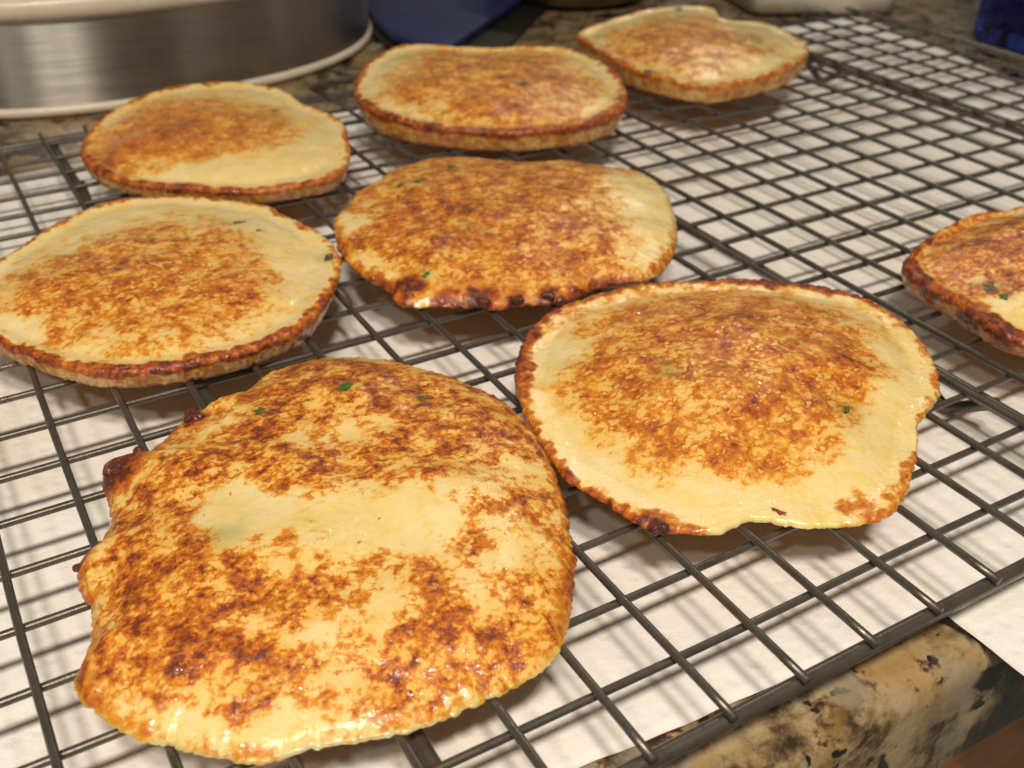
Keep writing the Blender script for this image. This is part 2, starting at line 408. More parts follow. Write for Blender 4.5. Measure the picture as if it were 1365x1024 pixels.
# ------------------------------------------------------------------ pancakes
PANCAKES = {
 'P1': {"c": [-2.501, 4.71], "out": [[0.04, 3.164, 0.307], [0.222, 3.26, 0.319], [0.411, 3.318, 0.33], [0.612, 3.366, 0.338], [0.818, 3.481, 0.345], [1.035, 3.611, 0.35], [1.19, 3.579, 0.349], [1.348, 3.487, 0.345], [1.47, 3.318, 0.338], [1.548, 3.009, 0.33], [1.646, 3.1, 0.328], [1.76, 3.066, 0.323], [1.857, 3.151, 0.319], [2.016, 2.913, 0.307], [2.117, 2.948, 0.301], [2.119, 2.728, 0.298], [2.15, 2.751, 0.296], [2.178, 2.984, 0.297], [2.221, 3.194, 0.296], [2.227, 2.996, 0.294], [2.284, 3.189, 0.291], [2.379, 3.001, 0.282], [2.473, 2.8, 0.273], [2.525, 2.678, 0.269], [2.618, 2.571, 0.261], [2.733, 2.56, 0.252], [2.873, 2.642, 0.24], [2.88, 2.806, 0.238], [2.965, 2.85, 0.23], [3.048, 2.834, 0.222], [3.161, 2.767, 0.213], [3.282, 2.852, 0.2], [3.381, 2.991, 0.188], [3.424, 3.142, 0.179], [3.47, 3.333, 0.169], [3.523, 3.427, 0.161], [3.605, 3.447, 0.152], [3.712, 3.481, 0.142], [3.84, 3.471, 0.133], [3.953, 3.441, 0.129], [4.068, 3.492, 0.123], [4.163, 3.524, 0.12], [4.24, 3.429, 0.125], [4.269, 3.353, 0.129], [4.375, 3.333, 0.133], [4.482, 3.359, 0.135], [4.582, 3.369, 0.14], [4.707, 3.401, 0.148], [4.834, 3.413, 0.158], [4.962, 3.483, 0.169], [5.067, 3.522, 0.179], [5.108, 3.512, 0.184], [5.221, 3.385, 0.2], [5.387, 3.231, 0.221], [5.573, 3.086, 0.242], [5.789, 2.995, 0.263], [5.983, 2.981, 0.28], [6.137, 3.041, 0.292]], "D": 0.4, "kind": "dome", "base": 0.37, "sb": 0.95, "blobs": [[1.01, 2.45, 0.85, 0.18], [1.65, 2.08, 0.85, 0.18], [2.17, 1.24, 0.76, 0.18], [0.45, 2.43, 0.66, 0.18], [2.4, 0.38, 0.66, 0.16], [-0.18, 1.84, 0.52, 0.18], [-0.84, 1.64, 0.52, 0.2], [-1.43, 1.08, 0.57, 0.22], [-1.88, 0.37, 0.47, 0.22], [-0.53, 1.09, 0.47, 0.15], [-0.01, 0.62, 0.47, 0.15], [0.61, 0.44, 0.47, 0.13], [1.49, 0.31, 0.57, 0.15], [1.84, -0.25, 0.47, 0.16], [0.86, -0.14, 0.33, 0.11], [-0.49, 0.38, 0.28, 0.1], [-0.02, 0.11, 0.33, 0.11], [0.84, 0.97, 0.42, -0.2], [0.24, 1.02, 0.3, -0.17], [-1.02, 0.43, 0.7, -0.22], [-0.83, -0.07, 0.6, -0.17], [-0.12, 1.42, 0.25, -0.14], [0.38, -0.76, 0.9, -0.2], [0.91, -1.06, 0.6, -0.17], [-0.12, -0.63, 0.5, -0.14], [2.17, -0.62, 0.45, -0.17], [1.75, -1.7, 0.6, -0.17], [1.1, -2.33, 0.4, -0.12], [2.18, 0.81, 0.3, -0.17], [1.45, 0.92, 0.25, -0.12], [-1.99, -0.83, 0.57, 0.22], [-2.07, -0.24, 0.43, 0.22], [-1.5, -0.57, 0.38, 0.14], [-2.38, -1.46, 0.47, 0.2], [-2.69, -1.51, 0.47, 0.18], [-2.08, -1.74, 0.47, 0.18], [-1.73, -1.83, 0.33, 0.18], [-1.3, -1.22, 0.33, 0.11], [-1.6, -1.42, 0.3, -0.12], [-0.85, -1.6, 0.28, 0.18], [-0.56, -1.71, 0.21, 0.18], [-1.28, -2.32, 0.38, 0.15], [-1.86, -2.26, 0.38, 0.17], [-1.6, -2.35, 0.38, 0.15], [-0.78, -2.26, 0.5, -0.16], [-0.08, -2.17, 0.5, -0.14], [1.57, -1.12, 0.27, 0.15], [1.2, -1.53, 0.24, 0.13], [0.81, -1.82, 0.28, 0.11], [0.24, -1.49, 0.28, 0.1], [0.39, -1.92, 0.28, 0.11], [0.1, -2.52, 0.28, 0.15], [0.57, -2.79, 0.3, 0.22], [0.92, -3.11, 0.28, 0.22], [0.62, -3.17, 0.28, 0.15], [0.16, -2.91, 0.3, 0.2], [-0.27, -2.78, 0.33, 0.17], [-0.62, -2.46, 0.28, 0.15], [-0.59, -2.93, 0.28, 0.13], [-0.94, -2.84, 0.38, 0.13], [-0.21, -3.15, 0.38, 0.11], [-1.32, -2.83, 0.47, 0.11], [1.21, -2.78, 0.28, 0.11], [2.2, -1.8, 0.28, 0.15], [1.76, -2.57, 0.33, 0.2], [2.5, -1.15, 0.28, 0.18], [1.23, -3.05, 0.33, 0.15], [-1.91, -2.85, 0.8, -0.35], [-2.58, -2.26, 0.6, -0.29], [-0.94, -3.4, 0.7, -0.29], [0.07, -3.57, 0.5, -0.17], [-1.49, -3.28, 0.6, -0.29], [-2.89, -1.78, 0.4, -0.14], [-0.59, 2.15, 0.33, -0.35], [-1.22, 1.66, 0.2, -0.17], [-2.18, 0.54, 0.25, -0.17]], "crust": [[0.105, 0.75], [0.466, 0.6], [0.849, 0.6], [1.195, 0.75], [1.455, 0.4], [1.618, 0.1], [1.817, 0.7], [2.063, 0.6], [2.063, 1.0], [2.168, 1.05], [2.305, 1.05], [2.413, 1.0], [2.508, 0.5], [2.672, 0.3], [2.929, 0.8], [3.247, 0.25], [3.456, 0.7], [3.512, 0.5], [3.838, 0.25], [4.163, 0.3], [4.375, 0.25], [4.71, 0.2], [5.079, 0.3], [5.419, 0.6], [5.846, 0.65]], "scal": [[1.15, 1.92, 0.3, 0.2, 0.4, 1], [-0.06, 2.04, 0.22, 0.15, 1.2, 1], [1.99, 1.29, 0.16, 0.12, 0, 1], [0.58, 1.92, 0.1, 0.06, 0, 1], [-1.24, -0.25, 0.4, 0.2, 0.3, 2]], "burnt": [[-1.96, 1.97, 0.34, 0.15, 12], [-2.07, 1.85, 0.3, 0.1, 7], [-1.63, 2.26, 0.33, 0.09, 7], [-0.77, 2.84, 0.25, 0.13, 7], [-2.71, 0.58, 0.16, 0.1, 7]], "pw": 4.0, "steps": [[-0.12, 2.59, -1.07, 1.58, 0.13]], "con": 1.15, "char": [[-1.99, 1.97, 0.44, 1.2], [-1.63, 2.28, 0.26, 1.15], [-0.78, 2.76, 0.22, 0.9], [-2.72, 0.66, 0.2, 1.0], [-3.12, -1.04, 0.2, 0.8]], "lip": 0.7, "freq": 1.0, "fleck": 0.5, "rough": 1.2, "label": "biggest front pancake, blotchy brown and yellow, burnt bits on its left edge", "res": [640, 190]},
 'P5': {"c": [3.884, 4.428], "out": [[0.184, 3.433, 0.45], [0.374, 3.376, 0.466], [0.592, 3.211, 0.475], [0.826, 3.079, 0.48], [1.079, 2.944, 0.478], [1.293, 2.999, 0.477], [1.515, 3.051, 0.471], [1.789, 3.179, 0.457], [2.027, 3.343, 0.438], [2.189, 3.389, 0.419], [2.352, 3.323, 0.396], [2.536, 3.312, 0.368], [2.706, 3.306, 0.34], [2.87, 3.276, 0.312], [2.978, 3.264, 0.293], [3.128, 3.33, 0.265], [3.225, 3.382, 0.247], [3.322, 3.431, 0.228], [3.422, 3.375, 0.214], [3.565, 3.411, 0.191], [3.672, 3.484, 0.172], [3.73, 3.561, 0.16], [3.768, 3.386, 0.167], [3.875, 3.341, 0.161], [3.966, 3.165, 0.167], [4.009, 2.939, 0.181], [4.103, 2.901, 0.181], [4.191, 2.993, 0.174], [4.28, 3.03, 0.172], [4.435, 3.068, 0.175], [4.588, 3.127, 0.181], [4.641, 3.1, 0.188], [4.731, 3.017, 0.202], [4.864, 2.806, 0.228], [5.095, 2.579, 0.265], [5.361, 2.425, 0.303], [5.534, 2.656, 0.321], [5.676, 2.804, 0.34], [5.872, 2.971, 0.368], [6.065, 3.127, 0.396], [6.261, 3.303, 0.424]], "D": 0.42, "kind": "lip", "base": 0.2, "sb": 0.96, "blobs": [[0.06, 0.83, 1.68, 0.18], [-1.05, 1.19, 1.05, 0.15], [1.14, 0.22, 1.26, 0.2], [1.34, -0.64, 0.95, 0.16], [-0.93, -0.06, 1.37, 0.16], [-1.89, 0.94, 0.63, 0.16], [-0.19, -0.91, 1.05, 0.18], [0.57, -1.13, 0.84, 0.16], [1.18, 1.28, 0.95, 0.16], [1.86, 0.34, 0.63, 0.15], [-2.05, -0.68, 0.53, 0.1], [-1.48, -1.2, 0.73, 0.1], [-0.51, -1.55, 0.73, 0.15], [-1.06, -2.0, 0.53, 0.12], [-2.27, -0.16, 0.37, 0.12], [-2.73, -0.3, 0.26, 0.16], [-2.73, -0.96, 0.26, 0.16], [-1.53, -1.55, 0.42, 0.1], [-2.37, -1.26, 0.32, 0.12], [-2.26, 1.75, 0.8, -0.24], [-2.94, 0.86, 0.5, -0.04], [-3.24, -0.01, 0.8, -0.22], [0.87, 0.24, 0.28, -0.36], [-3.52, -1.46, 1.2, -0.28], [-2.45, -2.24, 1.2, -0.28], [-1.45, -2.81, 1.0, -0.24], [0.6, -2.18, 1.0, -0.26], [1.72, -1.55, 0.7, -0.26], [-0.47, -2.69, 0.8, -0.16], [2.24, -0.66, 0.45, -0.2], [-1.84, 0.46, 0.63, 0.18], [-2.42, 0.34, 0.53, 0.16], [1.38, -0.9, 0.63, 0.16], [-2.14, 1.32, 0.42, 0.12], [-2.19, -1.18, 0.63, 0.11], [-1.3, -1.86, 0.63, 0.11], [-0.17, -1.75, 0.63, 0.13], [-0.48, 1.39, 0.84, 0.12], [-0.91, -3.11, 0.37, 0.33], [-0.49, -3.19, 0.32, 0.29], [-1.26, -3.11, 0.21, 0.29], [-1.28, 2.66, 0.42, 0.08], [0.31, 2.05, 1.05, 0.08]], "crust": [[0.252, 0.85], [0.618, 0.9], [1.036, 0.8], [1.419, 0.75], [1.674, 0.7], [2.11, 0.75], [2.499, 0.85], [2.804, 0.5], [3.091, 0.6], [3.409, 0.65], [3.67, 0.75], [3.73, 0.75], [3.875, 0.3], [4.041, 0.05], [4.283, 0.1], [4.651, 0.35], [4.896, 0.4], [5.454, 0.4], [5.774, 0.35], [6.159, 0.5]], "scal": [[0.57, -1.45, 0.3, 0.1, 0.5, 1], [-1.18, 0.38, 0.35, 0.1, 0.9, 2], [-1.46, -2.39, 0.22, 0.1, 1.9, 3]], "burnt": [[-2.93, -1.87, 0.2, 0.12, 7]], "pw": 2.7, "steps": [], "con": 0.75, "char": [[-2.93, -1.88, 0.26, 1.0], [-0.52, -2.83, 0.25, 0.45], [0.05, -2.93, 0.25, 0.5]], "lip": 0.3, "freq": 1.0, "fleck": 1.1, "rough": 1.0, "label": "wide domed pancake with a glossy pale near edge and a dark red fleck", "res": [560, 170]},
 'P6': {"c": [3.815, 11.016], "out": [[0.089, 3.376, 0.561], [0.275, 3.11, 0.576], [0.519, 2.782, 0.585], [0.741, 2.588, 0.589], [0.984, 2.385, 0.585], [1.236, 2.528, 0.591], [1.441, 2.886, 0.6], [1.633, 3.137, 0.598], [1.889, 3.109, 0.572], [2.137, 3.06, 0.538], [2.366, 3.191, 0.505], [2.541, 3.177, 0.473], [2.63, 3.331, 0.456], [2.864, 3.315, 0.407], [3.078, 3.369, 0.36], [3.26, 3.363, 0.323], [3.415, 3.333, 0.295], [3.568, 3.397, 0.265], [3.626, 3.651, 0.239], [3.703, 3.617, 0.229], [3.772, 3.42, 0.235], [3.878, 3.303, 0.233], [4.025, 3.159, 0.235], [4.109, 3.304, 0.22], [4.183, 3.133, 0.233], [4.266, 3.025, 0.242], [4.385, 3.117, 0.239], [4.513, 3.1, 0.248], [4.623, 2.977, 0.267], [4.749, 2.872, 0.287], [4.911, 3.103, 0.295], [5.028, 3.294, 0.304], [5.132, 3.309, 0.323], [5.308, 3.241, 0.36], [5.53, 3.143, 0.407], [5.869, 3.145, 0.473], [6.171, 3.353, 0.529]], "D": 0.34, "kind": "dome", "base": 0.44, "sb": 0.96, "blobs": [[-0.69, 1.15, 1.57, 0.18], [-0.55, -0.93, 2.02, 0.17], [0.39, -1.45, 1.57, 0.14], [-1.97, -0.14, 1.12, 0.14], [-2.3, 0.42, 0.56, 0.14], [0.33, -2.5, 0.9, 0.14], [-1.75, -1.99, 1.34, 0.1], [-1.32, 1.5, 0.78, 0.15], [0.78, 0.78, 1.12, 0.14], [1.6, -0.12, 0.9, 0.1], [-2.77, 0.69, 0.4, -0.24], [-2.93, -0.33, 0.35, -0.2], [-2.03, 1.68, 0.3, -0.2], [-2.76, 1.07, 0.5, -0.28], [-3.23, -1.01, 0.45, -0.24], [-1.54, 2.06, 0.4, -0.2], [-3.05, -2.35, 0.4, -0.16], [-2.15, -2.71, 0.5, -0.16], [2.28, -1.74, 1.2, -0.4], [2.72, -0.3, 0.9, -0.36], [0.98, -3.03, 1.0, -0.36], [-0.15, -3.21, 0.6, -0.16], [-2.23, -2.36, 0.6, -0.12], [-1.17, -2.96, 0.5, -0.08], [-3.01, -1.13, 0.4, -0.08], [-2.93, -2.12, 0.4, -0.08], [-1.26, -0.53, 0.2, -0.16], [-2.24, -0.71, 0.3, -0.12], [-3.22, -0.34, 0.3, -0.16]], "crust": [[0.25, 0.1], [0.635, 0.2], [0.998, 0.55], [1.351, 0.45], [1.728, 0.45], [2.482, 0.5], [2.992, 0.5], [3.379, 0.55], [3.635, 0.95], [3.768, 0.9], [4.023, 0.95], [4.183, 0.8], [4.432, 0.9], [4.778, 0.85], [5.073, 0.5], [5.501, 0.25], [6.042, 0.15]], "scal": [[-0.18, 2.04, 0.25, 0.2, 0.2, 1], [-1.12, 1.7, 0.3, 0.14, 0.3, 1], [-1.47, 1.76, 0.28, 0.14, 0.4, 4], [-2.52, -1.5, 0.2, 0.12, 0.2, 1], [-1.25, -0.65, 0.35, 0.15, 0.4, 2]], "burnt": [[-2.81, -1.55, 0.2, 0.22, 12], [-1.97, -2.43, 0.22, 0.12, 6], [-0.96, -2.88, 0.28, 0.13, 6], [-1.44, -2.7, 0.25, 0.1, 5]], "pw": 2.7, "steps": [], "con": 0.82, "char": [[-2.89, -1.56, 0.35, 1.1], [-1.95, -2.34, 0.3, 1.0], [-2.38, -2.09, 0.2, 0.8], [-0.96, -2.88, 0.3, 0.95], [-1.45, -2.72, 0.25, 0.9], [-0.46, -3.02, 0.3, 0.8]], "lip": 0.7, "freq": 1.0, "fleck": 0.9, "rough": 1.0, "label": "brown pancake in the centre with a dark charred crust along its near edge", "res": [440, 130]},
 'P4': {"c": [-2.721, 11.838], "out": [[0.13, 2.963, 0.528], [0.383, 2.899, 0.536], [0.503, 3.06, 0.542], [0.685, 2.976, 0.545], [0.952, 3.029, 0.548], [1.239, 3.166, 0.55], [1.498, 3.24, 0.547], [1.731, 3.087, 0.539], [1.967, 2.86, 0.528], [2.254, 2.704, 0.514], [2.476, 2.718, 0.503], [2.852, 2.931, 0.481], [3.139, 3.062, 0.462], [3.331, 2.946, 0.452], [3.564, 2.796, 0.444], [3.811, 2.839, 0.434], [4.013, 2.942, 0.427], [4.22, 3.109, 0.421], [4.324, 3.153, 0.42], [4.456, 3.154, 0.422], [4.621, 3.213, 0.425], [4.791, 3.242, 0.432], [4.969, 3.311, 0.44], [5.153, 3.362, 0.451], [5.304, 3.319, 0.462], [5.529, 3.201, 0.479], [5.733, 3.153, 0.492], [5.925, 3.166, 0.504], [6.155, 3.087, 0.517]], "D": 0.25, "kind": "lip", "base": 0.08, "sb": 0.96, "blobs": [[-0.06, -0.24, 1.77, 0.31], [-0.98, -0.04, 1.12, 0.27], [0.73, -1.0, 1.21, 0.26], [-0.45, -1.79, 1.12, 0.22], [-1.62, 0.32, 0.84, 0.22], [1.09, -1.8, 0.56, 0.19], [0.67, 1.05, 0.93, 0.22], [-1.44, -1.23, 0.56, 0.17], [1.38, 0.29, 0.56, 0.13], [-2.16, -0.27, 0.47, 0.17], [0.29, -2.47, 0.47, 0.17], [0.33, -1.08, 0.25, -0.24], [-0.59, -1.43, 0.3, -0.22], [-0.22, -1.36, 0.2, -0.2], [2.15, 0.97, 0.6, -0.16], [0.99, 1.24, 0.25, -0.16], [2.1, -1.13, 0.5, -0.12], [-1.34, -1.82, 0.3, -0.08]], "crust": [[0.127, 0.4], [0.565, 0.5], [0.988, 0.6], [1.49, 0.6], [1.927, 0.65], [2.421, 0.6], [2.948, 0.5], [3.549, 0.8], [3.804, 0.75], [4.01, 0.7], [4.22, 0.75], [4.456, 0.8], [4.793, 0.75], [5.164, 0.7], [5.561, 0.65], [5.982, 0.35]], "scal": [[2.04, 0.43, 0.14, 0.1, 0.4, 1], [1.82, 0.89, 0.3, 0.18, 0.2, 4], [2.79, -1.02, 0.35, 0.25, 1.2, 4]], "burnt": [], "pw": 2.7, "steps": [], "con": 0.78, "char": [], "lip": 0.7, "freq": 1.0, "fleck": 1.2, "rough": 1.0, "label": "pancake at the left edge of the photo, speckled golden centre and a wide pale border", "res": [560, 160]},
 'P9': {"c": [0.144, 17.799], "out": [[0.051, 2.643, 0.616], [0.371, 2.567, 0.643], [0.706, 3.03, 0.68], [0.961, 3.331, 0.7], [1.237, 3.357, 0.7], [1.502, 3.406, 0.691], [1.73, 3.316, 0.671], [2.038, 3.037, 0.632], [2.36, 2.863, 0.587], [2.744, 2.745, 0.532], [3.041, 2.773, 0.488], [3.267, 2.809, 0.455], [3.476, 2.76, 0.431], [3.748, 2.722, 0.406], [4.06, 2.708, 0.391], [4.34, 2.806, 0.384], [4.539, 3.012, 0.38], [4.712, 3.256, 0.38], [4.926, 3.474, 0.395], [5.098, 3.668, 0.415], [5.243, 3.613, 0.444], [5.441, 3.294, 0.488], [5.752, 2.956, 0.543], [6.06, 2.857, 0.587]], "D": 0.25, "kind": "lip", "base": 0.12, "sb": 0.96, "blobs": [[-0.45, 0.94, 1.7, 0.36], [-1.35, 0.03, 1.4, 0.36], [0.65, 0.04, 1.4, 0.31], [-0.36, -1.04, 1.0, 0.27], [-2.01, -0.12, 0.7, 0.38], [0.76, -1.13, 0.8, 0.19], [-2.39, -0.42, 0.4, 0.42], [-0.76, 1.7, 1.0, 0.09], [1.23, -2.17, 0.5, -0.08], [-1.03, -2.28, 1.0, -0.12]], "crust": [[0.276, 0.5], [0.84, 0.55], [1.256, 0.6], [1.649, 0.65], [2.2, 0.7], [2.928, 0.8], [3.43, 0.7], [4.055, 0.7], [4.539, 0.75], [4.932, 0.65], [5.281, 0.5], [5.911, 0.5]], "scal": [[1.65, 0.56, 0.3, 0.2, 0.2, 4]], "burnt": [], "pw": 2.7, "steps": [], "con": 0.5, "char": [], "lip": 0.7, "freq": 1.0, "fleck": 0.6, "rough": 1.0, "label": "pancake beside the steel tin, plain orange brown centre with a smooth pale near side", "res": [420, 120]},
 'P2': {"c": [7.03, 17.734], "out": [[0.07, 3.318, 0.854], [0.366, 3.327, 0.886], [0.56, 2.975, 0.889], [0.973, 2.538, 0.886], [1.424, 2.754, 0.889], [1.574, 3.239, 0.9], [1.788, 3.59, 0.895], [2.091, 3.388, 0.854], [2.449, 3.233, 0.8], [2.779, 3.254, 0.745], [3.089, 3.315, 0.691], [3.347, 3.28, 0.651], [3.584, 3.179, 0.623], [3.884, 3.127, 0.599], [4.159, 3.176, 0.585], [4.414, 3.325, 0.58], [4.622, 3.372, 0.591], [4.827, 3.528, 0.604], [4.996, 3.644, 0.623], [5.172, 3.724, 0.651], [5.306, 3.65, 0.678], [5.653, 3.413, 0.745], [5.974, 3.32, 0.8]], "D": 0.25, "kind": "lip", "base": 0.12, "sb": 0.95, "blobs": [[-0.21, -0.44, 1.76, 0.41], [-1.65, 0.35, 0.96, 0.32], [1.23, -1.23, 1.2, 0.38], [-0.12, 1.72, 1.12, 0.36], [1.58, 0.79, 1.12, 0.38], [-1.33, -2.09, 0.96, 0.27], [-0.13, -2.75, 0.8, 0.36], [1.23, -2.23, 0.48, 0.18], [-2.35, -0.28, 0.48, 0.27], [-0.01, -1.88, 0.64, 0.11], [0.47, -3.08, 0.4, 0.27], [-0.32, -1.71, 0.4, -0.08]], "crust": [[0.522, 0.6], [0.999, 0.55], [1.452, 0.6], [1.895, 0.7], [2.613, 0.7], [3.092, 0.8], [3.557, 0.8], [4.159, 0.8], [4.627, 0.8], [5.024, 0.8], [5.548, 0.7], [6.175, 0.7]], "scal": [[0.3, -1.26, 0.4, 0.3, 0.3, 4], [1.69, -1.68, 0.25, 0.2, 0.2, 2], [-1.1, 2.48, 0.4, 0.2, 1.1, 2]], "burnt": [], "pw": 2.7, "steps": [], "con": 0.7, "char": [], "lip": 0.7, "freq": 1.0, "fleck": 0.7, "rough": 1.0, "label": "thick pancake behind the central one, dark brown centre and a tall yellow side", "res": [420, 130]},
 'P3': {"c": [14.074, 18.296], "out": [[0.223, 2.853, 0.792], [0.422, 2.459, 0.795], [0.62, 2.346, 0.8], [0.737, 3.428, 0.839], [0.829, 3.681, 0.85], [1.155, 3.49, 0.847], [1.601, 3.065, 0.82], [2.053, 3.061, 0.787], [2.464, 3.389, 0.745], [2.738, 3.065, 0.71], [3.21, 2.918, 0.655], [3.688, 3.241, 0.597], [3.944, 3.54, 0.567], [4.15, 3.741, 0.55], [4.396, 3.36, 0.572], [4.637, 3.136, 0.594], [4.936, 3.044, 0.622], [5.244, 3.029, 0.655], [5.567, 3.087, 0.693], [5.928, 2.921, 0.737], [6.27, 2.912, 0.773]], "D": 0.3, "kind": "lip", "base": 0.12, "sb": 0.95, "blobs": [[-1.02, -0.33, 1.61, 0.26], [0.32, -0.62, 1.27, 0.24], [-1.51, 0.37, 1.02, 0.26], [-1.39, -1.77, 1.02, 0.19], [0.23, 1.28, 1.02, 0.21], [0.55, -1.6, 0.59, 0.17], [1.27, 1.21, 0.68, 0.17], [-2.54, -0.35, 0.51, 0.13], [-1.6, 1.32, 0.42, 0.17]], "crust": [[0.377, 0.1], [0.692, 0.3], [0.839, 0.45], [1.424, 0.5], [2.247, 0.6], [3.102, 0.6], [3.942, 0.55], [4.406, 0.5], [5.012, 0.5], [5.742, 0.45], [6.137, 0.3]], "scal": [[-2.73, -1.44, 0.3, 0.25, 0.8, 1], [1.55, 2.81, 0.3, 0.25, 0.5, 1], [-2.12, 1.6, 0.4, 0.3, 0.2, 2], [0.9, -1.19, 1.1, 0.14, -0.2, 2]], "burnt": [], "pw": 2.7, "steps": [], "con": 0.75, "char": [], "lip": 0.7, "freq": 1.0, "fleck": 0.8, "rough": 1.0, "label": "farthest pancake at the back of the rack, light golden with green scallion bits", "res": [420, 120]},
 'P8': {"c": [11.55, 4.75], "out": [[0.026, 3.129, 0.42], [0.325, 2.925, 0.42], [0.623, 2.625, 0.42], [0.922, 2.228, 0.42], [1.22, 1.743, 0.55], [1.562, 1.769, 0.546], [2.031, 1.932, 0.535], [2.397, 2.274, 0.52], [2.654, 2.753, 0.505], [2.789, 3.103, 0.493], [2.925, 3.174, 0.48], [3.101, 3.177, 0.464], [3.245, 3.183, 0.451], [3.403, 3.406, 0.433], [3.527, 3.617, 0.417], [3.621, 3.661, 0.408], [3.92, 3.463, 0.42], [4.219, 3.335, 0.42], [4.517, 3.273, 0.42], [4.816, 3.259, 0.42], [5.114, 3.276, 0.42], [5.413, 3.296, 0.42], [5.712, 3.295, 0.42], [6.01, 3.247, 0.42]], "D": 0.4, "kind": "lip", "base": 0.2, "sb": 0.96, "blobs": [[-1.35, 0.39, 1.2, 0.29], [-0.41, 0.58, 1.2, 0.29], [-1.69, 0.75, 0.6, 0.24], [-1.46, -0.23, 0.8, 0.24], [-2.43, -0.32, 0.4, 0.28], [-0.55, -0.06, 1.5, 0.24], [-2.51, 0.53, 0.5, 0.1], [-3.08, -0.56, 0.6, -0.08], [-3.09, -1.13, 0.7, -0.12], [-1.59, 0.35, 0.25, -0.16]], "crust": [[0.962, 0.7], [1.406, 0.7], [2.27, 0.75], [2.731, 0.85], [2.883, 0.9], [3.229, 0.9], [3.397, 0.9], [3.525, 0.9], [3.621, 0.85]], "scal": [[-2.51, -0.7, 0.22, 0.18, 0.6, 1], [-2.45, -0.37, 0.4, 0.3, 0.5, 4]], "burnt": [], "pw": 2.7, "steps": [], "con": 1.0, "char": [[-3.21, 0.32, 0.3, 0.85], [-3.19, -0.59, 0.35, 0.85], [-3.27, -1.37, 0.3, 0.8]], "lip": 0.7, "freq": 1.0, "fleck": 0.6, "rough": 1.0, "label": "pancake cut off at the right edge of the photo, thick dark reddish crust rim", "res": [480, 140]}
}

def gsmooth(v, sig):
    n = len(v); k = np.arange(-3 * sig, 3 * sig + 1); w = np.exp(-.5 * (k / sig) ** 2); w /= w.sum()
    return sum(np.roll(v, -int(q)) * x for q, x in zip(k, w))
def blob_mesh(n, cs, r, seed):
    """a handful of rough little lumps joined into one crumb"""
    V, F = [], []
    R_ = np.random.default_rng(seed)
    for c in cs:
        rr = r * R_.uniform(.6, 1.25); off = len(V)
        nu, nv = 14, 10
        for v in range(nv + 1):
            ph = math.pi * v / nv
            for u in range(nu):
                th = 2 * math.pi * u / nu
                d = np.array([math.sin(ph) * math.cos(th), math.sin(ph) * math.sin(th), math.cos(ph)])
                k = 1 + .8 * perlin((d * 1.9 + c * 5 + seed)[None])[0] + .5 * perlin((d * 4.5 + c * 5 + seed)[None])[0]
                V.append(c + d * rr * k)
        F += grid_faces(nu, nv + 1, True, off)
    return np.array(V), F
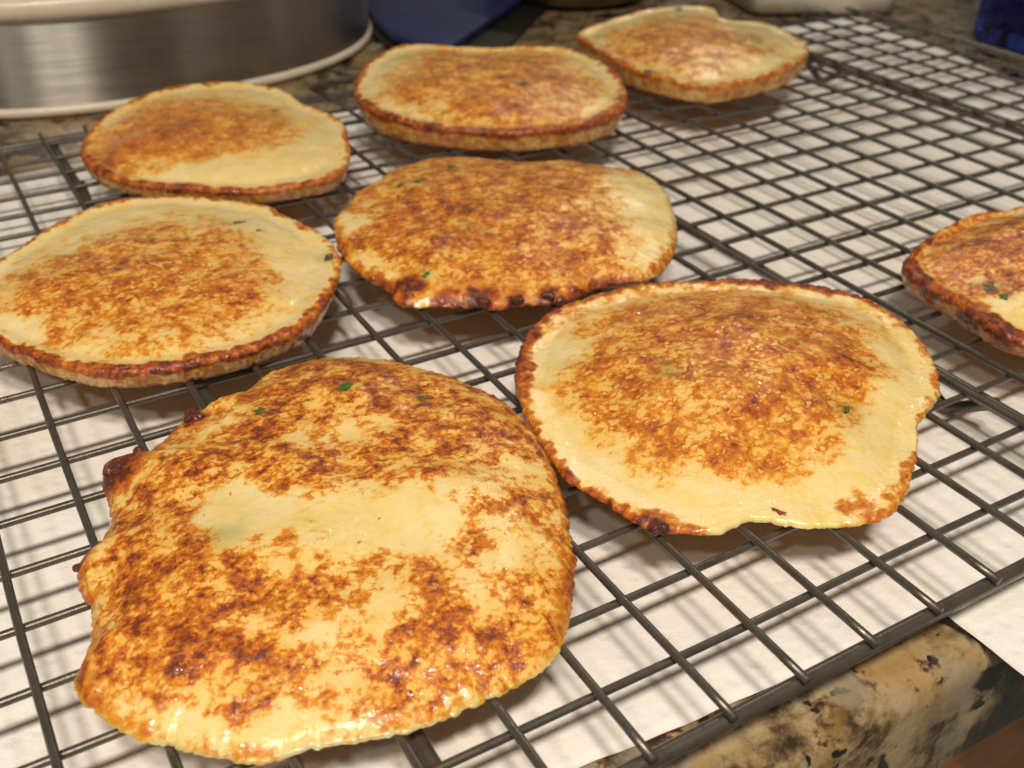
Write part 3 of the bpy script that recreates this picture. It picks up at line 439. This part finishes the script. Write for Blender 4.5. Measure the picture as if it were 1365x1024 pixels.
def pancake(idx, d):
    NT, NR = d['res']; th = np.linspace(0, 2 * np.pi, NT, endpoint=False)
    o = np.array(d['out']); oa = np.r_[o[:, 0] - 2 * np.pi, o[:, 0], o[:, 0] + 2 * np.pi]
    r = np.interp(th, oa, np.tile(o[:, 1], 3)); zr = np.interp(th, oa, np.tile(o[:, 2], 3))
    r = gsmooth(r, max(2, NT // 260)); zr = gsmooth(zr, NT // 40)
    cxy = np.array(d['c']); seed = idx * 7.3
    cs, sn = np.cos(th), np.sin(th)
    e1 = perlin(np.stack([cs * r * 1.6 + seed, sn * r * 1.6, 0 * th + 2], 1)); e2 = perlin(np.stack([cs * r * 4.5 + seed, sn * r * 4.5, 0 * th + 5], 1)); e3 = perlin(np.stack([cs * r * 11 + seed, sn * r * 11, 0 * th + 7], 1))
    e4 = perlin(np.stack([cs * r * 24 + seed, sn * r * 24, 0 * th + 9], 1))
    rs = gsmooth(r, NT // 60) + .03 * e1
    r = r + .03 * e1 + .035 * e2 + .045 * e3 + .035 * e4
    ca = np.array(d['crust']); crt = np.interp(th, np.r_[ca[:, 0] - 2 * np.pi, ca[:, 0], ca[:, 0] + 2 * np.pi], np.tile(ca[:, 1], 3)); crt = gsmooth(crt, NT // 90) * .93
    s = np.linspace(0.004, 1, NR) ** .82
    SS, TH = np.meshgrid(s, th, indexing='ij'); RR = SS * (rs[None] + (r - rs)[None] * sstep(.72, 1.0, SS)); X = RR * np.cos(TH); Y = RR * np.sin(TH)
    ZR = np.broadcast_to(zr[None], SS.shape)
    zc = float(zr.mean()); ZB = zc * (1 - SS ** 2) + ZR * SS ** 2
    fl = lambda sc, k: perlin(np.stack([X.ravel() * sc + seed, Y.ravel() * sc - seed, np.full(X.size, k + seed)], 1)).reshape(X.shape)
    n1, n2, n3, n4 = fl(.9, 1), fl(2.6, 2), fl(7, 3), fl(17, 4)
    D = d['D']; lipw = .955 + .02 * n2
    if d['kind'] == 'dome':
        Z = ZB + D * (1 - SS ** d.get('pw', 2.7)) * (1 + .22 * n1) - .10 * np.clip((SS - .95) / .05, 0, 1) ** 2
        cm = sstep(.93, .995, SS + .09 * n2 + .05 * n1)
    else:
        q = np.clip(SS / .87, 0, 1); Z = ZB + D * (1 - q ** 2) ** 1.1 * (1 + .22 * n1)
        lk = d['lip'] * np.clip(crt[None] * 1.3, 0, 1); Z = Z - .045 * lk * np.exp(-((SS - .885) / .05) ** 2) + .028 * lk * np.exp(-((SS - lipw) / .028) ** 2) - .06 * np.clip((SS - .98) / .02, 0, 1) ** 2
        cm = sstep(.938, .985, SS + .07 * n2 + .03 * n1 + .04 * n3 + .13 * np.clip(crt[None] - .55, 0, .4))
    # browned crust of the top, set by hand
    T = np.full(X.shape, d['base'])
    wx = X + .22 * n2 + .10 * n3; wy = Y + .22 * fl(2.6, 9) + .10 * fl(7, 8)
    for (bx, by, br, am) in d['blobs']:
        T = T + am * np.exp(-(((wx - bx) ** 2 + (wy - by) ** 2) / (br * br)) ** 1.25)
    HB = np.zeros(X.shape)
    for q in d['scal']:
        if q[2] > 0 and q[5] != 3: HB = np.maximum(HB, (1 if q[5] == 2 else .75) * np.exp(-(((wx - q[0]) ** 2 + (wy - q[1]) ** 2) / (q[2] * .62) ** 2)))
    lim = np.where(T > .46, .46 + (T - .46) * .3, T); T = np.clip(lim, -.1, 1)
    rgh = d['rough'] * (1 - .6 * np.clip((SS - .97) / .03, 0, 1))
    Z = Z + rgh * (.06 * n1 + .035 * n2 * (.5 + T) + .018 * n3 * np.clip(T * 1.6 - .1, .12, 1.2) + .007 * n4 * np.clip(T * 1.6 - .2, .05, 1))
    Z = Z + .05 * cm * crt[None] * (.7 * n3 + n4)
    for (x1, y1, x2, y2, dep) in d.get('steps', []):      # a torn edge: everything outside the line lies lower
        ux, uy = x2 - x1, y2 - y1; L = math.hypot(ux, uy); ux /= L; uy /= L
        al = (X - x1) * ux + (Y - y1) * uy; sd = (X - x1) * -uy + (Y - y1) * ux
        if (-x1) * -uy + (-y1) * ux > 0: sd = -sd
        sd = sd + .10 * n3 + .06 * n2
        Z = Z - dep * sstep(0, .07, sd) * sstep(-.1, .25, al) * sstep(L + .1, L - .25, al)
    C_ = cm * crt[None] * (1.05 + .5 * n3)
    Z = np.maximum(Z, .11)
    for (bx, by, br, am) in d['char']:       # charred drips on the edge
        C_ = np.maximum(C_, am * np.exp(-(((wx - bx) ** 2 + (wy - by) ** 2) / (br * br)) ** 1.5) * (1 + .5 * n3))
    rows = [np.stack([X, Y, Z], 2)]; att_t = [T]; att_c = [C_]; flk = [np.full(X.shape, d['fleck']) * (1 - cm)]
    # side, from the rim down to where it lies on the wires
    MS = 22; zt = Z[-1]; sb = d['sb']
    for k in range(1, MS + 1):
        t = k / MS; rr = r * (1 - (1 - sb) * t ** 1.25 )
        z = zt * (1 - t) + .068 * t
        x = rr * cs; y = rr * sn
        p = np.stack([x, y, z * 1.0], 1)
        a1 = perlin(p * np.array([4.0, 4.0, 7.0]) + seed); a2 = perlin(p * 15 + seed); a3 = perlin(p * 2.2 + seed + 4)
        w = math.sin(math.pi * t) ** .5 if t < 1 else .4
        k_ = (.013 * a1 + .03 * a2 + .016 * perlin(p * 30 + seed)) * w * (1 if d['kind'] == 'lip' else .8)
        x = x + k_ * cs; y = y + k_ * sn
        rows.append(np.stack([x, y, z + .01 * a2 * w], 1)[None])
        low = crt * np.clip((t - .72) / .28, 0, 1)
        band = crt * (1 - sstep(.12, .42, t + .3 * a3)) if d['kind'] == 'lip' else crt * (1 - .5 * sstep(.3, .8, t + .3 * a3))
        chs = np.zeros(NT)
        for (bx, by, br, am) in d['char']: chs = np.maximum(chs, am * np.exp(-((x - bx) ** 2 + (y - by) ** 2) / (br * br)))
        band = np.maximum(band, chs)
        att_c.append((np.maximum(band, low * .8 + .15 * crt) * (1.05 + .5 * a1))[None])
        att_t.append((.30 + .16 * crt + .12 * a3)[None]); flk.append(np.zeros((1, NT)))
    for k, f in enumerate((.97, .9, .6, .2, .004)):
        rows.append(np.stack([r * sb * f * cs, r * sb * f * sn, np.full(NT, .068 - .0 * k)], 1)[None])
        att_c.append(np.full((1, NT), .35)); att_t.append(np.full((1, NT), .5)); flk.append(np.zeros((1, NT)))
    V = np.concatenate([q.reshape(-1, 3) for q in rows]); n = len(V) // NT
    F = [(v * NT + u, (v + 1) * NT + u, (v + 1) * NT + (u + 1) % NT, v * NT + (u + 1) % NT) for v in range(n - 1) for u in range(NT)]
    F.append(tuple(range(NT))); F.append(tuple(range((n - 1) * NT, n * NT))[::-1])
    z0 = .068
    ob = mesh('potato_pancake', V - np.array([0, 0, z0]), F, M_BATTER, None, True, (cxy[0], cxy[1], z0))
    me = ob.data
    at = me.attributes.new('toast', 'FLOAT', 'POINT'); at.data.foreach_set('value', np.concatenate([q.ravel() for q in att_t]).astype(np.float32))
    at = me.attributes.new('crust', 'FLOAT', 'POINT'); at.data.foreach_set('value', np.concatenate([q.ravel() for q in att_c]).astype(np.float32))
    at = me.attributes.new('fleck', 'FLOAT', 'POINT'); at.data.foreach_set('value', np.concatenate([q.ravel() for q in flk]).astype(np.float32))
    at = me.attributes.new('contrast', 'FLOAT', 'POINT'); at.data.foreach_set('value', np.full(len(V), d['con'], np.float32))
    hb = np.zeros(len(V), np.float32); hb[:HB.size] = HB.ravel(); at = me.attributes.new('herb', 'FLOAT', 'POINT'); at.data.foreach_set('value', hb)
    at = me.attributes.new('pc', 'FLOAT_VECTOR', 'POINT'); at.data.foreach_set('vector', (V + np.array([seed * 3, seed, 0])).ravel().astype(np.float32))
    tag(ob, d['label'], 'pancake', 'potato pancakes cooling on the rack')
    top = rows[0].reshape(-1, 3)
    for k, (x, y, ln, w, rot, tone) in enumerate(d['scal']):
        if ln <= 0 or tone == 2: continue
        nu, nv = 20, 7; P = []
        z = float(top[int(np.argmin((top[:, 0] - x) ** 2 + (top[:, 1] - y) ** 2)), 2])
        for v in range(nv + 1):
            q = v / nv
            for u in range(nu):
                a = 2 * math.pi * u / nu
                wob = 1 + 1.0 * perlin(np.array([[math.cos(a) * 1.3 + k * 3.1, math.sin(a) * 1.3 + seed, 2.0]]))[0] + .5 * perlin(np.array([[math.cos(a) * 3 + k, math.sin(a) * 3 + seed, 7.0]]))[0]
                px = np.sign(math.cos(a)) * abs(math.cos(a)) ** .8 * q * ln / 2 * wob; py = np.sign(math.sin(a)) * abs(math.sin(a)) ** .8 * q * w / 2 * wob
                gx = x + px * math.cos(rot) - py * math.sin(rot); gy = y + px * math.sin(rot) + py * math.cos(rot)
                zz = float(top[int(np.argmin((top[:, 0] - gx) ** 2 + (top[:, 1] - gy) ** 2)), 2])
                ribs = .006 * math.sin(px * 60)
                P.append((gx - x, gy - y, zz - z + (.007 + .7 * ribs) * (1 - q ** 4) - .012 * q ** 4))
        mt = {1: M_GREEN, 2: M_PALEGREEN, 3: M_RED, 4: M_OLIVE}[tone]
        sink = {1: .0, 2: 0, 3: .004, 4: -.003}[tone]
        mesh('pepper_flake' if tone == 3 else 'scallion_piece', np.array(P), grid_faces(nu, nv + 1, True), mt, ob, True, (x, y, z + sink - z0))
    for k, (x, y, zq, sz, nb) in enumerate(d['burnt']):
        R_ = np.random.default_rng(int(seed * 10) + k)
        nb = nb * 2
        cs_ = [np.array([R_.normal() * sz * .42, R_.normal() * sz * .42, R_.normal() * sz * .10]) for _ in range(nb)]
        BV, BF = blob_mesh(nb, cs_, sz * .46, int(seed * 10) + k)
        bc = mesh('burnt_crumb', BV, BF, M_BURNT, ob, True, (x, y, max(zq, .12) - z0))
        rm = bc.modifiers.new('fuse', 'REMESH'); rm.mode = 'VOXEL'; rm.voxel_size = (.02 * S); rm.use_smooth_shade = True
    return ob
for idx, (k, d) in enumerate(PANCAKES.items()): pancake(idx + 1, d)

# ------------------------------------------------------------------ things behind the rack
def sup(n):
    def f(a):
        c, s_ = math.cos(a), math.sin(a); k = (abs(c) ** n + abs(s_) ** n) ** (-1 / n); return c * k, s_ * k
    return f
tx, ty, tr = 1.0, 33.95, 8.9
fx = sup(2.4)
tin = tag(empty('cake_tin', (tx, ty, ZC)), 'round brushed stainless steel tin with cream rims standing behind the rack', 'tin')
V, F = lathe([(tr - .18, .12), (tr - .18, 2.62)], 160, fx); mesh('wall', V, F, M_STEEL, tin)
pr = [(tr - .3 + .22 * math.cos(q), .18 + .17 * math.sin(q)) for q in np.linspace(-math.pi, math.pi * .98, 16)]
V, F = lathe(pr + [pr[0]], 160, fx); mesh('rim', V, F, M_CREAM, tin)
pr = [(tr - .5, 2.58), (tr - .12, 2.58), (tr - .02, 2.66), (tr + .02, 2.85), (tr - .02, 3.05), (tr - .15, 3.17), (tr - .5, 3.22), (tr - 2.0, 3.3), (1.0, 3.4)]
V, F = lathe(pr, 160, fx, True, True); mesh('lid', V, F, M_CREAM, tin)

V, F = prism([(8.6, 27.0), (11.4, 24.7), (15.6, 29.0), (22.5, 35), (14, 42), (9.8, 36)], ZC + .004, ZC + .16, .06, 3, .8)
tag(mesh('black_panel', V, F, M_BLACK), 'black flat panel under the dark blue board behind the rack', 'tray')  # flat black panel filling the dark area between board and crock
V, F = prism([(8.85, 27.4), (9.15, 25.3), (9.9, 25.25), (17.4, 31.8), (21, 35.2), (14, 40.5), (10.2, 35)], ZC + .165, ZC + .5, .1, 3, .3)
tag(mesh('cutting_board', V, F, M_BLUE), 'dark blue plastic board with a pointed corner, beside the steel tin', 'board')
V, F = lathe([(.2, .0), (2.2, .0), (2.9, .25), (3.3, .9), (3.5, 2.0), (3.4, 3.6), (3.2, 4.2), (3.0, 4.2), (2.9, 3.6), (3.0, 1.5), (.2, .5)], 64, None, True, True)
tag(mesh('crock', V, F, M_CROCK, None, True, (18.3, 31.1, ZC + .002)), 'mottled brown round crock standing at the back behind the farthest pancake', 'crock')
V, F = prism([(22.3, 25.0), (26.9, 22.55), (29.1, 24.5), (29.4, 29), (24.2, 31)], ZC + .15, ZC + 1.1, .15, 4, .5)
dish = mesh('dish', V, F, M_DISH); tag(dish, 'off-white flat dish behind the far right corner of the rack', 'dish')
V, F = prism([(23.2, 25.6), (26.9, 23.6), (28.6, 25.2), (28.8, 28.4), (24.6, 30.2)], ZC + .002, ZC + .148, .02, 1, .5); mesh('base', V, F, M_BLACK, dish)  # black foot under the dish, coloured as the shadow beneath it

# blue glass, walls and a thick bottom
def ring(w, d_, r, z): return [(x, y, z) for (x, y, _) in rounded(-w, -d_, w, d_, r, 0, 6)]
secs = [(1.75, 1.6, .3, .0), (1.95, 1.8, .4, .12), (1.95, 1.8, .4, 6.0), (1.8, 1.65, .35, 6.05), (1.7, 1.55, .3, 6.0), (1.68, 1.53, .3, .75), (1.5, 1.4, .3, .62)]
V = []
for q in secs: V += ring(*q)
n = len(ring(*secs[0])); F = grid_faces(n, len(secs), True); F.append(tuple(range(n))[::-1]); F.append(tuple(range((len(secs) - 1) * n, len(secs) * n)))
gl = mesh('glass_vase', V, F, M_GLASS, None, True, (28.75, 17.3, ZC + .003)); gl.rotation_euler = (0, 0, math.radians(-3))
tag(gl, 'square cobalt blue glass standing beyond the right end of the rack', 'glass')
